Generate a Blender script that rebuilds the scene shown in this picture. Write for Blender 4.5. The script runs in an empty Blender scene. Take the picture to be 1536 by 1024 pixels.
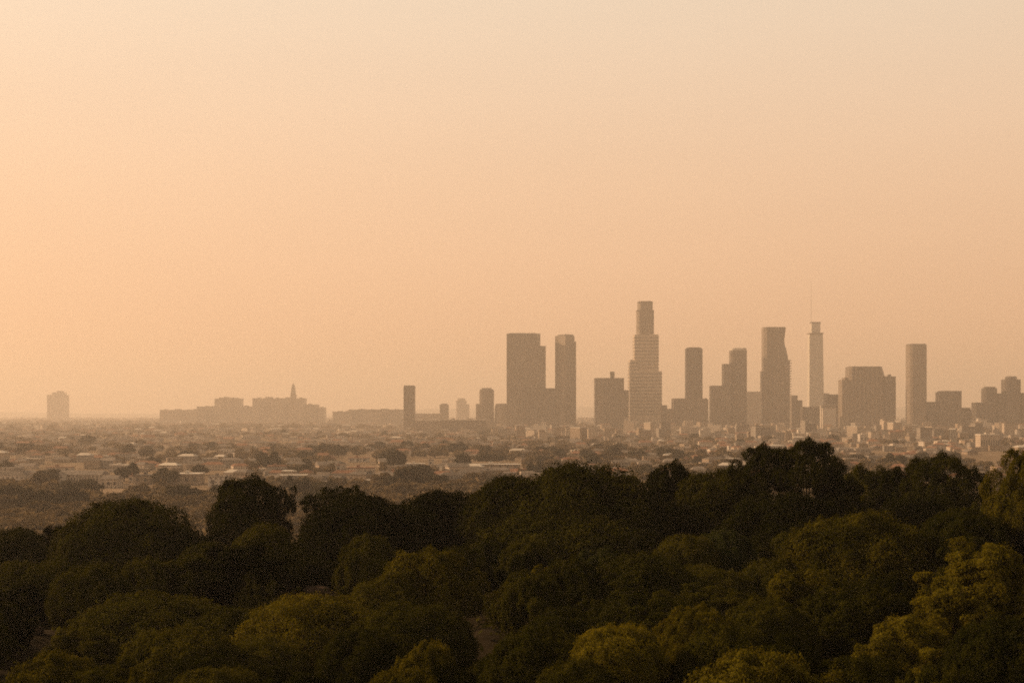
import bpy, math, random
import numpy as np
R = math.radians
rng = np.random.default_rng(7)
random.seed(7)
sc = bpy.context.scene
COL = sc.collection
F = 2133.33            # focal length in photograph pixels (50 mm lens on a 36 mm, 1536 px wide frame)
CX, HY, CH = 768.0, 618.0, 62.0
KN, KF = .72, 1.25    # distance scales of the near hillside and of the city

def at(px, py, Y):
    return ((px-CX)/F*Y, Y, CH+(HY-py)/F*Y)
def proj(x, y, z):
    return CX+F*x/y, HY-F*(z-CH)/y

# ------------------------------------------------------------------ materials
def nt(name):
    m = bpy.data.materials.new(name); m.use_nodes = True
    n = m.node_tree; n.nodes.clear()
    return m, n
def out(n, sh):
    o = n.nodes.new('ShaderNodeOutputMaterial'); n.links.new(sh, o.inputs['Surface'])
def ramp(n, fac, stops):
    r = n.nodes.new('ShaderNodeValToRGB'); n.links.new(fac, r.inputs[0])
    e = r.color_ramp.elements
    while len(e) < len(stops): e.new(.5)
    for k, (p, c) in enumerate(stops):
        e[k].position = p; e[k].color = (*c, 1)
    return r.outputs[0]
def math_n(n, op, a, b=None, clamp=False):
    m = n.nodes.new('ShaderNodeMath'); m.operation = op; m.use_clamp = clamp
    for k, v in enumerate((a, b)):
        if v is None: continue
        if isinstance(v, (int, float)): m.inputs[k].default_value = v
        else: n.links.new(v, m.inputs[k])
    return m.outputs[0]
def noise(n, scale, detail=4, coord='Object', rough=.55):
    tc = n.nodes.new('ShaderNodeTexCoord'); t = n.nodes.new('ShaderNodeTexNoise')
    t.inputs['Scale'].default_value = scale; t.inputs['Detail'].default_value = detail
    t.inputs['Roughness'].default_value = rough
    n.links.new(tc.outputs[coord], t.inputs['Vector'])
    return t.outputs['Fac']
def mixc(n, fac, a, b, mode='MIX'):
    m = n.nodes.new('ShaderNodeMix'); m.data_type = 'RGBA'; m.blend_type = mode
    for s, v in ((m.inputs[0], fac), (m.inputs[6], a), (m.inputs[7], b)):
        if isinstance(v, (int, float)): s.default_value = v
        elif isinstance(v, tuple): s.default_value = (*v, 1)
        else: n.links.new(v, s)
    return m.outputs[2]

def m_plain(name, c1, c2, scale=.3, rough=.85, metal=0):
    m, n = nt(name)
    b = n.nodes.new('ShaderNodeBsdfPrincipled')
    b.inputs['Roughness'].default_value = rough; b.inputs['Metallic'].default_value = metal
    if rough > .84: b.inputs['Specular IOR Level'].default_value = .08
    n.links.new(ramp(n, noise(n, scale, 6), [(.3, c1), (.7, c2)]), b.inputs['Base Color'])
    out(n, b.outputs[0]); return m

def m_facade(name, wall, glass, fl=4.0, bay=3.4, gz=.5, gb=.75, var=.12, rough=.7):
    """wall with storeys of glazing, in metres of object space"""
    m, n = nt(name)
    tc = n.nodes.new('ShaderNodeTexCoord'); sp = n.nodes.new('ShaderNodeSeparateXYZ')
    n.links.new(tc.outputs['Object'], sp.inputs[0])
    fz = math_n(n, 'FRACT', math_n(n, 'DIVIDE', sp.outputs[2], fl))
    fx = math_n(n, 'FRACT', math_n(n, 'DIVIDE', math_n(n, 'ADD', math_n(n, 'ADD', sp.outputs[0], sp.outputs[1]), 5000), bay))
    g = math_n(n, 'MULTIPLY', math_n(n, 'LESS_THAN', fz, gz), math_n(n, 'LESS_THAN', fx, gb))
    # only on upright faces
    ge = n.nodes.new('ShaderNodeNewGeometry'); s2 = n.nodes.new('ShaderNodeSeparateXYZ')
    n.links.new(ge.outputs['Normal'], s2.inputs[0])
    up = math_n(n, 'LESS_THAN', math_n(n, 'ABSOLUTE', s2.outputs[2]), .6)
    g = math_n(n, 'MULTIPLY', g, up)
    nz = noise(n, .035, 5)
    k = ramp(n, nz, [(.25, (1-var*2,)*3), (.75, (1+var,)*3)])
    wc = mixc(n, 1.0, wall, k, 'MULTIPLY')
    c = mixc(n, g, wc, glass)
    b = n.nodes.new('ShaderNodeBsdfPrincipled')
    n.links.new(c, b.inputs['Base Color'])
    n.links.new(math_n(n, 'SUBTRACT', rough, math_n(n, 'MULTIPLY', g, rough-.2)), b.inputs['Roughness'])
    out(n, b.outputs[0]); return m

def m_leaf(name, dark, mid, light, trans=.25, scale=.35):
    m, n = nt(name)
    oi = n.nodes.new('ShaderNodeObjectInfo')
    nz = noise(n, scale, 5, rough=.65)
    f = math_n(n, 'ADD', math_n(n, 'MULTIPLY', nz, .9), math_n(n, 'MULTIPLY', math_n(n, 'SUBTRACT', oi.outputs['Random'], .5), .3))
    c = ramp(n, f, [(.25, dark), (.48, mid), (.75, light)])
    d = n.nodes.new('ShaderNodeBsdfPrincipled'); n.links.new(c, d.inputs['Base Color'])
    d.inputs['Roughness'].default_value = .9
    d.inputs['Specular IOR Level'].default_value = .0
    t = n.nodes.new('ShaderNodeBsdfTranslucent'); n.links.new(mixc(n, 1.0, c, (1.25, 1.1, .5), 'MULTIPLY'), t.inputs[0])
    x = n.nodes.new('ShaderNodeMixShader'); x.inputs[0].default_value = trans
    n.links.new(d.outputs[0], x.inputs[1]); n.links.new(t.outputs[0], x.inputs[2])
    out(n, x.outputs[0]); return m

M = {}
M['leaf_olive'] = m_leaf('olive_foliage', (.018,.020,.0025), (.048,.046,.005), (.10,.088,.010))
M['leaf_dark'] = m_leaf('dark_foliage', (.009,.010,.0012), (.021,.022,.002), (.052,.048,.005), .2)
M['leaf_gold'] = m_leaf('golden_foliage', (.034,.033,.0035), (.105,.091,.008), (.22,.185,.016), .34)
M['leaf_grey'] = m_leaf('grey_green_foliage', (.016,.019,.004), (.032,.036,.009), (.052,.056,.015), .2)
M['leaf_plain'] = m_leaf('town_foliage', (.075,.055,.028), (.115,.083,.044), (.185,.135,.074), .15, .08)  # leaf colour lifted and browned: part of the plain's haze is painted in
M['leaf_towndark'] = m_leaf('dark_town_foliage', (.022,.020,.009), (.038,.034,.015), (.065,.055,.026), .15, .08)
M['bark'] = m_plain('bark', (.03,.02,.013), (.07,.05,.033), 2.)
M['soil'] = m_plain('soil', (.014,.010,.0055), (.036,.025,.014), .25)
M['rock'] = m_plain('rock', (.022,.015,.009), (.06,.04,.026), .5)
M['asphalt'] = m_plain('asphalt', (.07,.065,.06), (.12,.11,.10), .2)
M['pathdirt'] = m_plain('pale_path_dirt', (.07,.052,.034), (.13,.095,.065), .3)
M['roofwhite'] = m_plain('white_flat_roof', (.42,.38,.33), (.60,.55,.48), .05, .6)
M['rooftar'] = m_plain('tar_roof', (.10,.085,.075), (.17,.15,.13), .08)
M['rooftile'] = m_plain('tile_roof', (.16,.085,.055), (.28,.15,.10), .2)
M['roofgrey'] = m_plain('grey_roof', (.13,.115,.10), (.24,.21,.19), .2)
M['wall_cream'] = m_facade('cream_wall', (.46,.38,.30), (.12,.10,.085), 3.2, 3.4, .45, .4)
M['wall_white'] = m_facade('white_wall', (.55,.49,.42), (.10,.09,.085), 3.2, 4.1, .42, .4)
M['wall_tan'] = m_facade('tan_wall', (.29,.22,.155), (.10,.08,.065), 3.2, 3.0, .45, .45)
M['wall_grey'] = m_facade('grey_wall', (.27,.24,.21), (.10,.085,.07), 3.2, 3.6, .5, .5)
M['dkglass'] = m_plain('dark_window_glass', (.03,.03,.032), (.05,.05,.05), .5, .25)
M['metal'] = m_plain('weathered_metal', (.25,.24,.22), (.38,.36,.33), .3, .5, .4)
M['hill'] = m_plain('hill_scrub', (.06,.055,.03), (.12,.10,.06), .0015)
M['t_brown'] = m_facade('brown_stone_tower', (.115,.088,.065), (.05,.042,.036), 4.2, 7., .5, .6)
M['t_dark'] = m_facade('dark_bronze_tower', (.07,.056,.044), (.03,.026,.023), 4.2, 9., .5, .7)
M['t_tan'] = m_facade('tan_stone_tower', (.20,.155,.115), (.10,.08,.062), 4.2, 8., .5, .6)
M['t_pale'] = m_facade('pale_grey_tower', (.52,.48,.42), (.42,.385,.34), 8.4, 12., .4, .8)
M['t_light'] = m_facade('light_stone_tower', (.46,.37,.28), (.38,.31,.235), 8.4, 9., .4, .6)
M['t_stripe'] = m_facade('striped_tower', (.17,.13,.095), (.07,.056,.044), 4.2, 14., 1.1, .45)

# ------------------------------------------------------------------ mesh helper
class MB:
    def __init__(s): s.v = []; s.f = []; s.m = []
    def add(s, vs, fs, mi=0):
        o = len(s.v); s.v += [tuple(p) for p in vs]
        s.f += [tuple(o+i for i in f) for f in fs]; s.m += [mi]*len(fs)
    def box(s, x0, x1, y0, y1, z0, z1, mi=0):
        s.add([(x0,y0,z0),(x1,y0,z0),(x1,y1,z0),(x0,y1,z0),(x0,y0,z1),(x1,y0,z1),(x1,y1,z1),(x0,y1,z1)],
              [(0,3,2,1),(4,5,6,7),(0,1,5,4),(1,2,6,5),(2,3,7,6),(3,0,4,7)], mi)
    def prism(s, poly, z0, z1, top=None, mi=0):
        """poly: CCW plan outline; top: optional outline at z1"""
        n = len(poly); top = top or poly
        s.add([(x,y,z0) for x,y in poly]+[(x,y,z1) for x,y in top],
              [tuple(range(n-1,-1,-1)), tuple(range(n,2*n))]+[(i,(i+1)%n,(i+1)%n+n,i+n) for i in range(n)], mi)
    def loft(s, rings, mi=0, cap=True):
        n = len(rings[0]); vs = [p for r in rings for p in r]; fs = []
        for k in range(len(rings)-1):
            for i in range(n):
                j = (i+1) % n
                fs.append((k*n+i, k*n+j, (k+1)*n+j, (k+1)*n+i))
        if cap: fs += [tuple(range(n-1,-1,-1)), tuple(range((len(rings)-1)*n, len(rings)*n))]
        s.add(vs, fs, mi)
    def tube(s, pts, rad, n=7, mi=0):
        rings = []
        for k, p in enumerate(pts):
            a = np.array(pts[max(k-1,0)]); b = np.array(pts[min(k+1,len(pts)-1)])
            d = b-a; d = d/(np.linalg.norm(d)+1e-9)
            u = np.cross(d, (0,0,1.)) if abs(d[2]) < .9 else np.cross(d, (1.,0,0)); u /= np.linalg.norm(u)
            w = np.cross(d, u)
            rings.append([tuple(np.array(p)+rad[k]*(math.cos(t)*u+math.sin(t)*w)) for t in np.arange(n)*2*math.pi/n])
        s.loft([r[::-1] for r in rings], mi)
    def mesh(s, name, mats):
        me = bpy.data.meshes.new(name); me.from_pydata(s.v, [], s.f)
        for m in mats: me.materials.append(m)
        if len(mats) > 1: me.polygons.foreach_set('material_index', s.m)
        me.update(); return me
    def build(s, name, mats, parent=None, loc=(0,0,0), rz=0):
        if not isinstance(mats, (list, tuple)): mats = [mats]
        return link(name, s.mesh(name, mats), parent, loc, rz)
def link(name, me, parent=None, loc=(0,0,0), rz=0, sc_=None):
    o = bpy.data.objects.new(name, me); COL.objects.link(o)
    o.location = loc; o.rotation_euler = (0,0,rz)
    if sc_: o.scale = sc_
    if parent: o.parent = parent
    return o
def tag(o, label=None, cat=None, group=None, kind=None):
    if label: o['label'] = label
    if cat: o['category'] = cat
    if group: o['group'] = group
    if kind: o['kind'] = kind
    return o
def empty(name, loc, rz=0):
    return link(name, None, None, loc, rz)

def quads_mesh(name, V, mat):
    """V: (N,4,3) array of quads"""
    N = len(V); me = bpy.data.meshes.new(name)
    me.vertices.add(4*N); me.vertices.foreach_set('co', V.reshape(-1).astype(np.float32))
    me.loops.add(4*N); me.loops.foreach_set('vertex_index', np.arange(4*N, dtype=np.int32))
    me.polygons.add(N); me.polygons.foreach_set('loop_start', np.arange(0,4*N,4,dtype=np.int32))
    try: me.polygons.foreach_set('loop_total', np.full(N,4,dtype=np.int32))
    except Exception: pass
    me.materials.append(mat); me.update(); me.validate(); return me

# ------------------------------------------------------------------ trees
def unit(a): return a/(np.linalg.norm(a, axis=-1, keepdims=True)+1e-9)
def leaf_quads(r, C, Nn, size):
    """rhombic leaf sprigs at C facing Nn"""
    n = len(C); nn = unit(Nn + r.normal(0,.55,(n,3)))
    t = unit(np.cross(nn, r.normal(0,1,(n,3)))); b = np.cross(nn, t)
    s = size*r.uniform(.6,1.35,(n,1)); k = s*r.uniform(.45,.8,(n,1))
    bend = nn*s*r.uniform(-.25,.1,(n,1))
    return np.stack([C-t*s+bend, C-b*k, C+t*s+bend, C+b*k], 1)

def crown(seed, n_leaf, size, W=8., H0=2.5, H1=13., nl=60, lr=(1.3,2.6), form='dome', sparse=.0, sm=0):
    """crown of half-width W between H0 and H1; returns quads and lobe centres"""
    r = np.random.default_rng(seed)
    d = unit(r.normal(0,1,(nl*3,3))); d = d[d[:,2] > -.55][:nl]
    zc = H0+(H1-H0)*.42; up, dn = H1-zc, zc-H0
    lrad = r.uniform(*lr, len(d))
    ph = r.uniform(0,6.28,4); az = np.arctan2(d[:,1], d[:,0])
    wob = 1+.13*np.sin(2*az+ph[0])+.10*np.sin(3*az+ph[1])
    sh = r.uniform(.72,1.02,len(d))
    if sm: sh = r.uniform(.9,1.0,len(d)); wob = 1+(wob-1)*.5
    if form == 'tall': wob *= np.where(d[:,2]>0, 1-.25*d[:,2], 1)
    if form == 'shaggy': sh = r.uniform(.5,1.12,len(d))
    ez = np.where(d[:,2]>0, up, dn)
    C = np.stack([d[:,0]*W*wob*sh, d[:,1]*W*wob*sh, zc+d[:,2]*ez*sh], 1)
    C -= unit(C-[0,0,zc])*lrad[:,None]*.7
    if form == 'heads':           # a few separate heads on top
        for k in range(4):
            a = r.uniform(0,6.28); C = np.vstack([C, [[math.cos(a)*W*.45, math.sin(a)*W*.45, H1-1.5-r.uniform(0,1.6)]]])
            lrad = np.append(lrad, r.uniform(1.3,2.0))
    # small knobs break the outline of each lobe
    nk = len(C)*5; i = r.integers(0,len(C),nk); kd = unit(r.normal(0,1,(nk,3))+[0,0,.25]+.6*unit(C[i]-[0,0,zc]))
    K = C[i]+kd*lrad[i,None]*.92; kr = r.uniform(.28,.55,nk)*lrad[i]*(.5 if sm else .75)
    CC = np.vstack([C,K]); RR = np.append(lrad*.93, kr)
    area = RR**2; pick = r.choice(len(CC), int(n_leaf*1.9), p=area/area.sum())
    dd = unit(r.normal(0,1,(len(pick),3))+.35*unit(CC[pick]-[0,0,zc])+[0,0,.1])
    rr = RR[pick]*np.clip(r.normal(.96,.15,len(pick)),.5,1.45)
    P = CC[pick]+dd*rr[:,None]
    tn = np.zeros(len(P))
    for q in range(7):
        kv = unit(r.normal(0,1,3))*r.uniform(2.2,6.5); tn += np.sin(P@kv+r.uniform(0,6.28))
    tn /= 1.9
    P = P+dd*tn[:,None]*(.16 if sm else .26)
    keep = tn > (-1.7 if sm else -1.15)+r.normal(0,.25,len(P))
    for c, q in zip(C, lrad): keep &= (np.sum((P-c)**2,1) > (q*.72)**2)
    keep &= r.random(len(P)) > sparse
    P, dd = P[keep][:n_leaf], dd[keep][:n_leaf]
    V = leaf_quads(r, P, unit(dd*.6+unit(P-[0,0,zc])*.7), size)
    if not sparse:      # inner foliage, so that no daylight shows straight through
        ni = n_leaf//7; i = r.integers(0,len(C),ni); q = unit(r.normal(0,1,(ni,3)))
        Q = C[i]+q*(lrad[i]*.72*r.random(ni)**.4)[:,None]
        V = np.concatenate([V, leaf_quads(r, Q, q, size*2.4)])
    return V, C, lrad, zc

def trunk_mesh(name, seed, C, H0, zc, rad=.42, nb=9):
    r = random.Random(seed); b = MB()
    lean = (r.uniform(-.5,.5), r.uniform(-.5,.5))
    pts = [(0,0,-1.),(0,0,.0),(lean[0]*.3,lean[1]*.3,H0*.6),(lean[0]*.7,lean[1]*.7,H0*1.1),(lean[0],lean[1],zc)]
    b.tube(pts, [rad*1.6,rad*1.25,rad*.95,rad*.8,rad*.3], 9)
    idx = list(range(len(C))); r.shuffle(idx)
    for i in idx[:nb]:
        s = np.array(pts[3]) if r.random()<.6 else np.array(pts[2]); e = C[i]
        m = s*.5+e*.5+np.array([0,0,-abs(r.gauss(0,.6))])
        b.tube([s, s*.75+m*.25+np.array([0,0,.2]), m, e], [rad*.5,rad*.42,rad*.28,rad*.08], 6)
    return b.mesh(name, [M['bark']])

TYPES = {}
def make_type(key, seed, n, size, **kw):
    V, C, lr, zc = crown(seed, n, size, **kw)
    H0 = kw.get('H0', 2.5); top = float(np.percentile(V[:,0,2], 99.7)); wid = float(np.percentile(np.abs(V[:,0,:2]), 99.3))
    TYPES[key] = (quads_mesh('crown', V, M['leaf_olive']), trunk_mesh('trunk', seed, C, H0, zc), wid, top)
make_type('dome', 1, 110000, .12, W=8.5, H0=1.6, H1=13., nl=95, lr=(1.8,3.2), sm=1)
make_type('dome2', 2, 110000, .12, W=8.5, H0=1.4, H1=12., nl=110, lr=(1.4,2.6), sm=1)
make_type('tall', 3, 95000, .12, W=6.5, H0=2.0, H1=15., nl=95, lr=(1.4,2.4), form='tall', sm=1)
make_type('heads', 4, 95000, .12, W=7.5, H0=2.0, H1=14., nl=62, lr=(1.2,2.4), form='heads', sparse=.1)
make_type('shaggy', 5, 90000, .12, W=7.5, H0=1.8, H1=13.5, nl=70, lr=(.9,1.9), form='shaggy')
make_type('open', 6, 32000, .12, W=7.0, H0=4.0, H1=13.5, nl=40, lr=(.8,1.5), form='shaggy', sparse=.25)
make_type('low', 8, 80000, .12, W=7.5, H0=.3, H1=7.5, nl=75, lr=(1.0,2.0))

# px, top py, width px, Y, type, material, depth ratio (height/width), label
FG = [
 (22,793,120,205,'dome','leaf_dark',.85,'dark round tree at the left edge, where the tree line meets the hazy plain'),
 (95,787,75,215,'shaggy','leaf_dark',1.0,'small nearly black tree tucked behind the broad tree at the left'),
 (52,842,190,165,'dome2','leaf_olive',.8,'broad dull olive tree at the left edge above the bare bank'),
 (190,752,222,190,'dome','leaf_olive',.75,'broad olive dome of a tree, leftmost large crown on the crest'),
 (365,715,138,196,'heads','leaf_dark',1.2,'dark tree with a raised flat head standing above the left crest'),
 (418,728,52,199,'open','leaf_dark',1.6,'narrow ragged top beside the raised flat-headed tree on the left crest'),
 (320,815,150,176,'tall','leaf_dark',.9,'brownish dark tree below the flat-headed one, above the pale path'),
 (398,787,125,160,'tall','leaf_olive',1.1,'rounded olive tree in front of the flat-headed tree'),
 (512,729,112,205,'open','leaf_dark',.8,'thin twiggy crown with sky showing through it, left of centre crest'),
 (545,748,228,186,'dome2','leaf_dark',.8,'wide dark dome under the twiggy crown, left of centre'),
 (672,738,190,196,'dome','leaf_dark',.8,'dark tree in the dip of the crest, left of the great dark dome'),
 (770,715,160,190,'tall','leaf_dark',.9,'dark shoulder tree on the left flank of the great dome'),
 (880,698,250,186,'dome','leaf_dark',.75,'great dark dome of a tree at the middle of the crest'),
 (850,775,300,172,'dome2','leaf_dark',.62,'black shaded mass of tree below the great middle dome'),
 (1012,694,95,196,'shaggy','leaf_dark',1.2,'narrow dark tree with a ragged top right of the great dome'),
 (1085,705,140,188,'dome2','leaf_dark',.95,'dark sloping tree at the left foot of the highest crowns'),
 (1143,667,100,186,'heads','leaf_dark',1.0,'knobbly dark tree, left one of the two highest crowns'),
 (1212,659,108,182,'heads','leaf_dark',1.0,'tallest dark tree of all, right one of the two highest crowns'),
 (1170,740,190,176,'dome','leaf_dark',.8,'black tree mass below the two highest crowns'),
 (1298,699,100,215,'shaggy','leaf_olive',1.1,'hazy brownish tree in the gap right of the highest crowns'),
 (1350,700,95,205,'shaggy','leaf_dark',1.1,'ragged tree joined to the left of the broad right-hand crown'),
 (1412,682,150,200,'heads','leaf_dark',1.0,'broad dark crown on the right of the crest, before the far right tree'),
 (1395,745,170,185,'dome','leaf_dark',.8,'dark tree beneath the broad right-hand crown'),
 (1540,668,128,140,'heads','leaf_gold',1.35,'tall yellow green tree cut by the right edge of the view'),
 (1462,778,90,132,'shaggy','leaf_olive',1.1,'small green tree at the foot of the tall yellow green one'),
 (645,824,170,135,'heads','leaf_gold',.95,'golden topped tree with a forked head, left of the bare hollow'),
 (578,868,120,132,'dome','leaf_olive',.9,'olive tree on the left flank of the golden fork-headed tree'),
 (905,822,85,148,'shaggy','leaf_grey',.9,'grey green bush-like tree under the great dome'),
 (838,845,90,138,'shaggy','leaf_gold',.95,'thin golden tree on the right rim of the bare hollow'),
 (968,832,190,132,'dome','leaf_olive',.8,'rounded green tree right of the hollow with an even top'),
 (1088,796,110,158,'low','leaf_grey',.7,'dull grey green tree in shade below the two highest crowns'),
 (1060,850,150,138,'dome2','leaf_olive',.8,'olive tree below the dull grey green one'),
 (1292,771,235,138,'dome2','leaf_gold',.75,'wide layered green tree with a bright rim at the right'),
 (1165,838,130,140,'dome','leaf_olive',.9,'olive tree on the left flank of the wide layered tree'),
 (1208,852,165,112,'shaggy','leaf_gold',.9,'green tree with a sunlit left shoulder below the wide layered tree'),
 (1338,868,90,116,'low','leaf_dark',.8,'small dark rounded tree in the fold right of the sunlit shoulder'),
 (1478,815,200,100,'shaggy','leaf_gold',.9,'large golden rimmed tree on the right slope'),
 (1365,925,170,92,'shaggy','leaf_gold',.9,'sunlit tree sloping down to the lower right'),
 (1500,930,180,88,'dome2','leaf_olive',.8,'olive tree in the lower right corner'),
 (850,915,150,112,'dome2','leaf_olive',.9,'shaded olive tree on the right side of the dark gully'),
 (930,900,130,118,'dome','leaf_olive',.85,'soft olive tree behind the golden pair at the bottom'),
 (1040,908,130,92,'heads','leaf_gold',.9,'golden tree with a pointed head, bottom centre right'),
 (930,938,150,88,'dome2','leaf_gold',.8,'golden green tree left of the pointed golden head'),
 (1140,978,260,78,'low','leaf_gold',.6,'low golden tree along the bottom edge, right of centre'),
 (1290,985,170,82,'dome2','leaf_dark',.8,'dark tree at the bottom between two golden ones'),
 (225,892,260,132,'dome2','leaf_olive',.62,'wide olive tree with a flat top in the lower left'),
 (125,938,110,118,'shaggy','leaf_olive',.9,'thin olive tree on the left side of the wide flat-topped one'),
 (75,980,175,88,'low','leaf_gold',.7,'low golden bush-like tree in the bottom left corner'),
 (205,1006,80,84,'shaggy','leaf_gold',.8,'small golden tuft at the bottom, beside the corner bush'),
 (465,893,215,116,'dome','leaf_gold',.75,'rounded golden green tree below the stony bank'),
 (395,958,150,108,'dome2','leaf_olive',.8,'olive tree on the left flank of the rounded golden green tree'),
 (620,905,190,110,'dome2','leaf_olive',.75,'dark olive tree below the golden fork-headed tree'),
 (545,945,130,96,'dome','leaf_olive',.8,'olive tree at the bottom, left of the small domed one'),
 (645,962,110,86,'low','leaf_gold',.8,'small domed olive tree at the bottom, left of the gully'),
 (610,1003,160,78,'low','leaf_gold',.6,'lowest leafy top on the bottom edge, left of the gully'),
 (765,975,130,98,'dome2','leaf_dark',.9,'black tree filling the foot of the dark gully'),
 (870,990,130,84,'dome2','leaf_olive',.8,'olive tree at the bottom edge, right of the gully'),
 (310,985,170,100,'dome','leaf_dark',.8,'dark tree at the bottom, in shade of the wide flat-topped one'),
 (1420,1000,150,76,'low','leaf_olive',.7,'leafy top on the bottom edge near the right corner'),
]
ctrl = []
placed = []
for px, ty, w, Y, ty_, mt, hr, lab in FG:
    Y *= KN; x, y, z = at(px, ty, Y); wm = w/F*Y; h = wm*hr
    h = min(max(h, 4.), 13.)
    ctrl.append((x, y, z-h)); placed.append([x,y,z,h,wm,ty_,mt,lab,wm*hr])
ctrl += [(a*KN, b_*KN, CH-(50-c)*KN) for a,b_,c in [(0,0,48.2),(-25,0,47.6),(25,0,48.2),(0,-60,49),(-80,-40,46),(80,-40,48),(0,25,41),(-20,30,39),(20,30,40),(0,50,33),(-40,55,30),(40,55,33),
         (-120,60,30),(120,60,36),(-220,120,14),(220,120,34),(-260,220,6),(260,220,34),(0,260,24),(-60,270,16),(60,265,26),(120,260,26),(-120,270,9),(200,280,22)]]
for q in ((755,912,128),(320,910,158),(460,888,150),(745,880,150),(25,950,140)): ctrl.append(at(q[0],q[1],q[2]*KN))
CT = np.array(ctrl)
def G(x, y):
    x = np.atleast_1d(np.asarray(x,float)); y = np.atleast_1d(np.asarray(y,float))
    d2 = (x[:,None]-CT[None,:,0])**2+(y[:,None]-CT[None,:,1])**2
    w = 1/(d2+22.)**1.7
    g = (w*CT[None,:,2]).sum(1)/w.sum(1)
    t = np.clip((y-185)/230,0,1); t = t*t*(3-2*t)
    t2 = np.clip((np.abs(x)-300)/500,0,1); t2 = t2*t2*(3-2*t2)
    g = g*(1-t2)+t2*12
    return g*(1-t)
def Gs(x,y): return float(G(x,y)[0])

MATLEAF = M
def plant(name, ty, mt, x, y, base, h, wm, label, cat='tree', group=None, rz=None):
    me, tr, W, H1 = TYPES[ty]
    r = empty(name, (x,y,base), random.uniform(0,6.28) if rz is None else rz)
    s = wm/(2*W*.97); r.scale = (s, s, h/H1)
    c = link('crown', me, r); tk = link('trunk', tr, r)
    c.material_slots[0].link = 'OBJECT'; c.material_slots[0].material = M[mt]
    tag(r, label, cat, group); return r
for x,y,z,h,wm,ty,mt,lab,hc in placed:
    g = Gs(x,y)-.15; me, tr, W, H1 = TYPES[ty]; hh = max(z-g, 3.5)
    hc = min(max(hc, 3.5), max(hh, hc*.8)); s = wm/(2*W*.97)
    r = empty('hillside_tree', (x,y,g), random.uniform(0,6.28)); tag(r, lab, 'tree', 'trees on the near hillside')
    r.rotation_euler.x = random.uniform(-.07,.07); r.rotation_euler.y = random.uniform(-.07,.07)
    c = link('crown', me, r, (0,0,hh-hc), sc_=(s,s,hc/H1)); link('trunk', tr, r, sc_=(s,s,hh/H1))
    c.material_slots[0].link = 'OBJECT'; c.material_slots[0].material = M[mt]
# smaller trees that fill the folds of the hillside
bare = [(715,778,882,930),(285,345,893,915),(425,485,876,894),(0,60,938,955)]
fills = []
for k in range(4000):
    if len(fills) >= 120: break
    Y = random.uniform(58,168); x = random.uniform(-.40,.40)*Y
    g = Gs(x,Y); h = random.uniform(3.2,5.4); wm = h*random.uniform(1.0,1.5)
    px, py = proj(x,Y,g+h)
    if py < 700 or py > 1060: continue
    if any(a-10 < px < b+10 and c-18 < py < d+55 for a,b,c,d in bare): continue
    if any((x-q[0])**2+(Y-q[1])**2 < (max(wm,q[4])*.34)**2 for q in placed): continue
    if any((x-q[0])**2+(Y-q[1])**2 < (wm*.5)**2 for q in fills): continue
    # keep the crest outline of the photograph: a filler never rises above its neighbours on the skyline
    if Y > 135 and py < 790-(px/1536)*75: continue
    fills.append((x,Y,g,h,wm,px,py))

# ------------------------------------------------------------------ label helper for the many
LAND = [(30,'left edge'),(87,'lone hazy tower'),(165,'gap right of the lone hazy tower'),(265,'left end of the long hazy complex'),(343,'square block of the long complex'),
        (440,'pointed spire'),(500,'low end of the long complex'),(555,'long low sheds'),(614,'thin dark slab'),(667,'stubby hazy block'),(728,'small round-shouldered tower'),
        (789,'wide notched tower'),(848,'chamfered twin tower'),(916,'block with a chimney'),(967,'tallest stepped tower'),(1040,'domed dark shaft'),(1100,'capped shaft with steps'),
        (1163,'waisted tower'),(1222,'pale mast tower'),(1300,'broad shouldered block'),(1374,'lone round shaft'),(1425,'squat hazy block'),(1510,'right-edge cluster')]
ORD = ['first','second','third','fourth','fifth','sixth','seventh','eighth','ninth','tenth','eleventh','twelfth','thirteenth','fourteenth','fifteenth','sixteenth','seventeenth','eighteenth','nineteenth','twentieth']
def cells(items, bands, bandf):
    """items: dicts with px, py, noun; adds label"""
    d = {}
    for it in items:
        k = min(range(len(LAND)), key=lambda i: abs(LAND[i][0]-it['px']))
        d.setdefault((k, bandf(it), it['noun']), []).append(it)
    for (k,b,noun), L in d.items():
        L.sort(key=lambda i: i['px'])
        for j, it in enumerate(L):
            o = ORD[j] if j < len(ORD) else 'rightmost'; LN = LAND[k][1].replace('gap right of the ','gap by the ')
            it['label'] = (f"{bands[b]} {noun}, only one below the {LAND[k][1]}" if len(L) == 1 else f"{o} {bands[b]} {noun} from left, below the {LN}")
FI = [dict(px=q[5],py=q[6],noun=random.choice(['small olive tree','small dark tree','small leafy tree']),q=q) for q in fills]
cells(FI, ['upper','mid-slope','bottom'], lambda i: 0 if i['py']<820 else 1 if i['py']<930 else 2)
for it in FI:
    x,Y,g,h,wm,px,py = it['q']
    mt = 'leaf_dark' if 'dark' in it['noun'] else 'leaf_olive'
    plant('young_tree', random.choice(['low','dome2','shaggy']), mt, x, Y, g-.2, h, wm, it['label'], 'small tree', 'small trees between the hillside trees')

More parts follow.
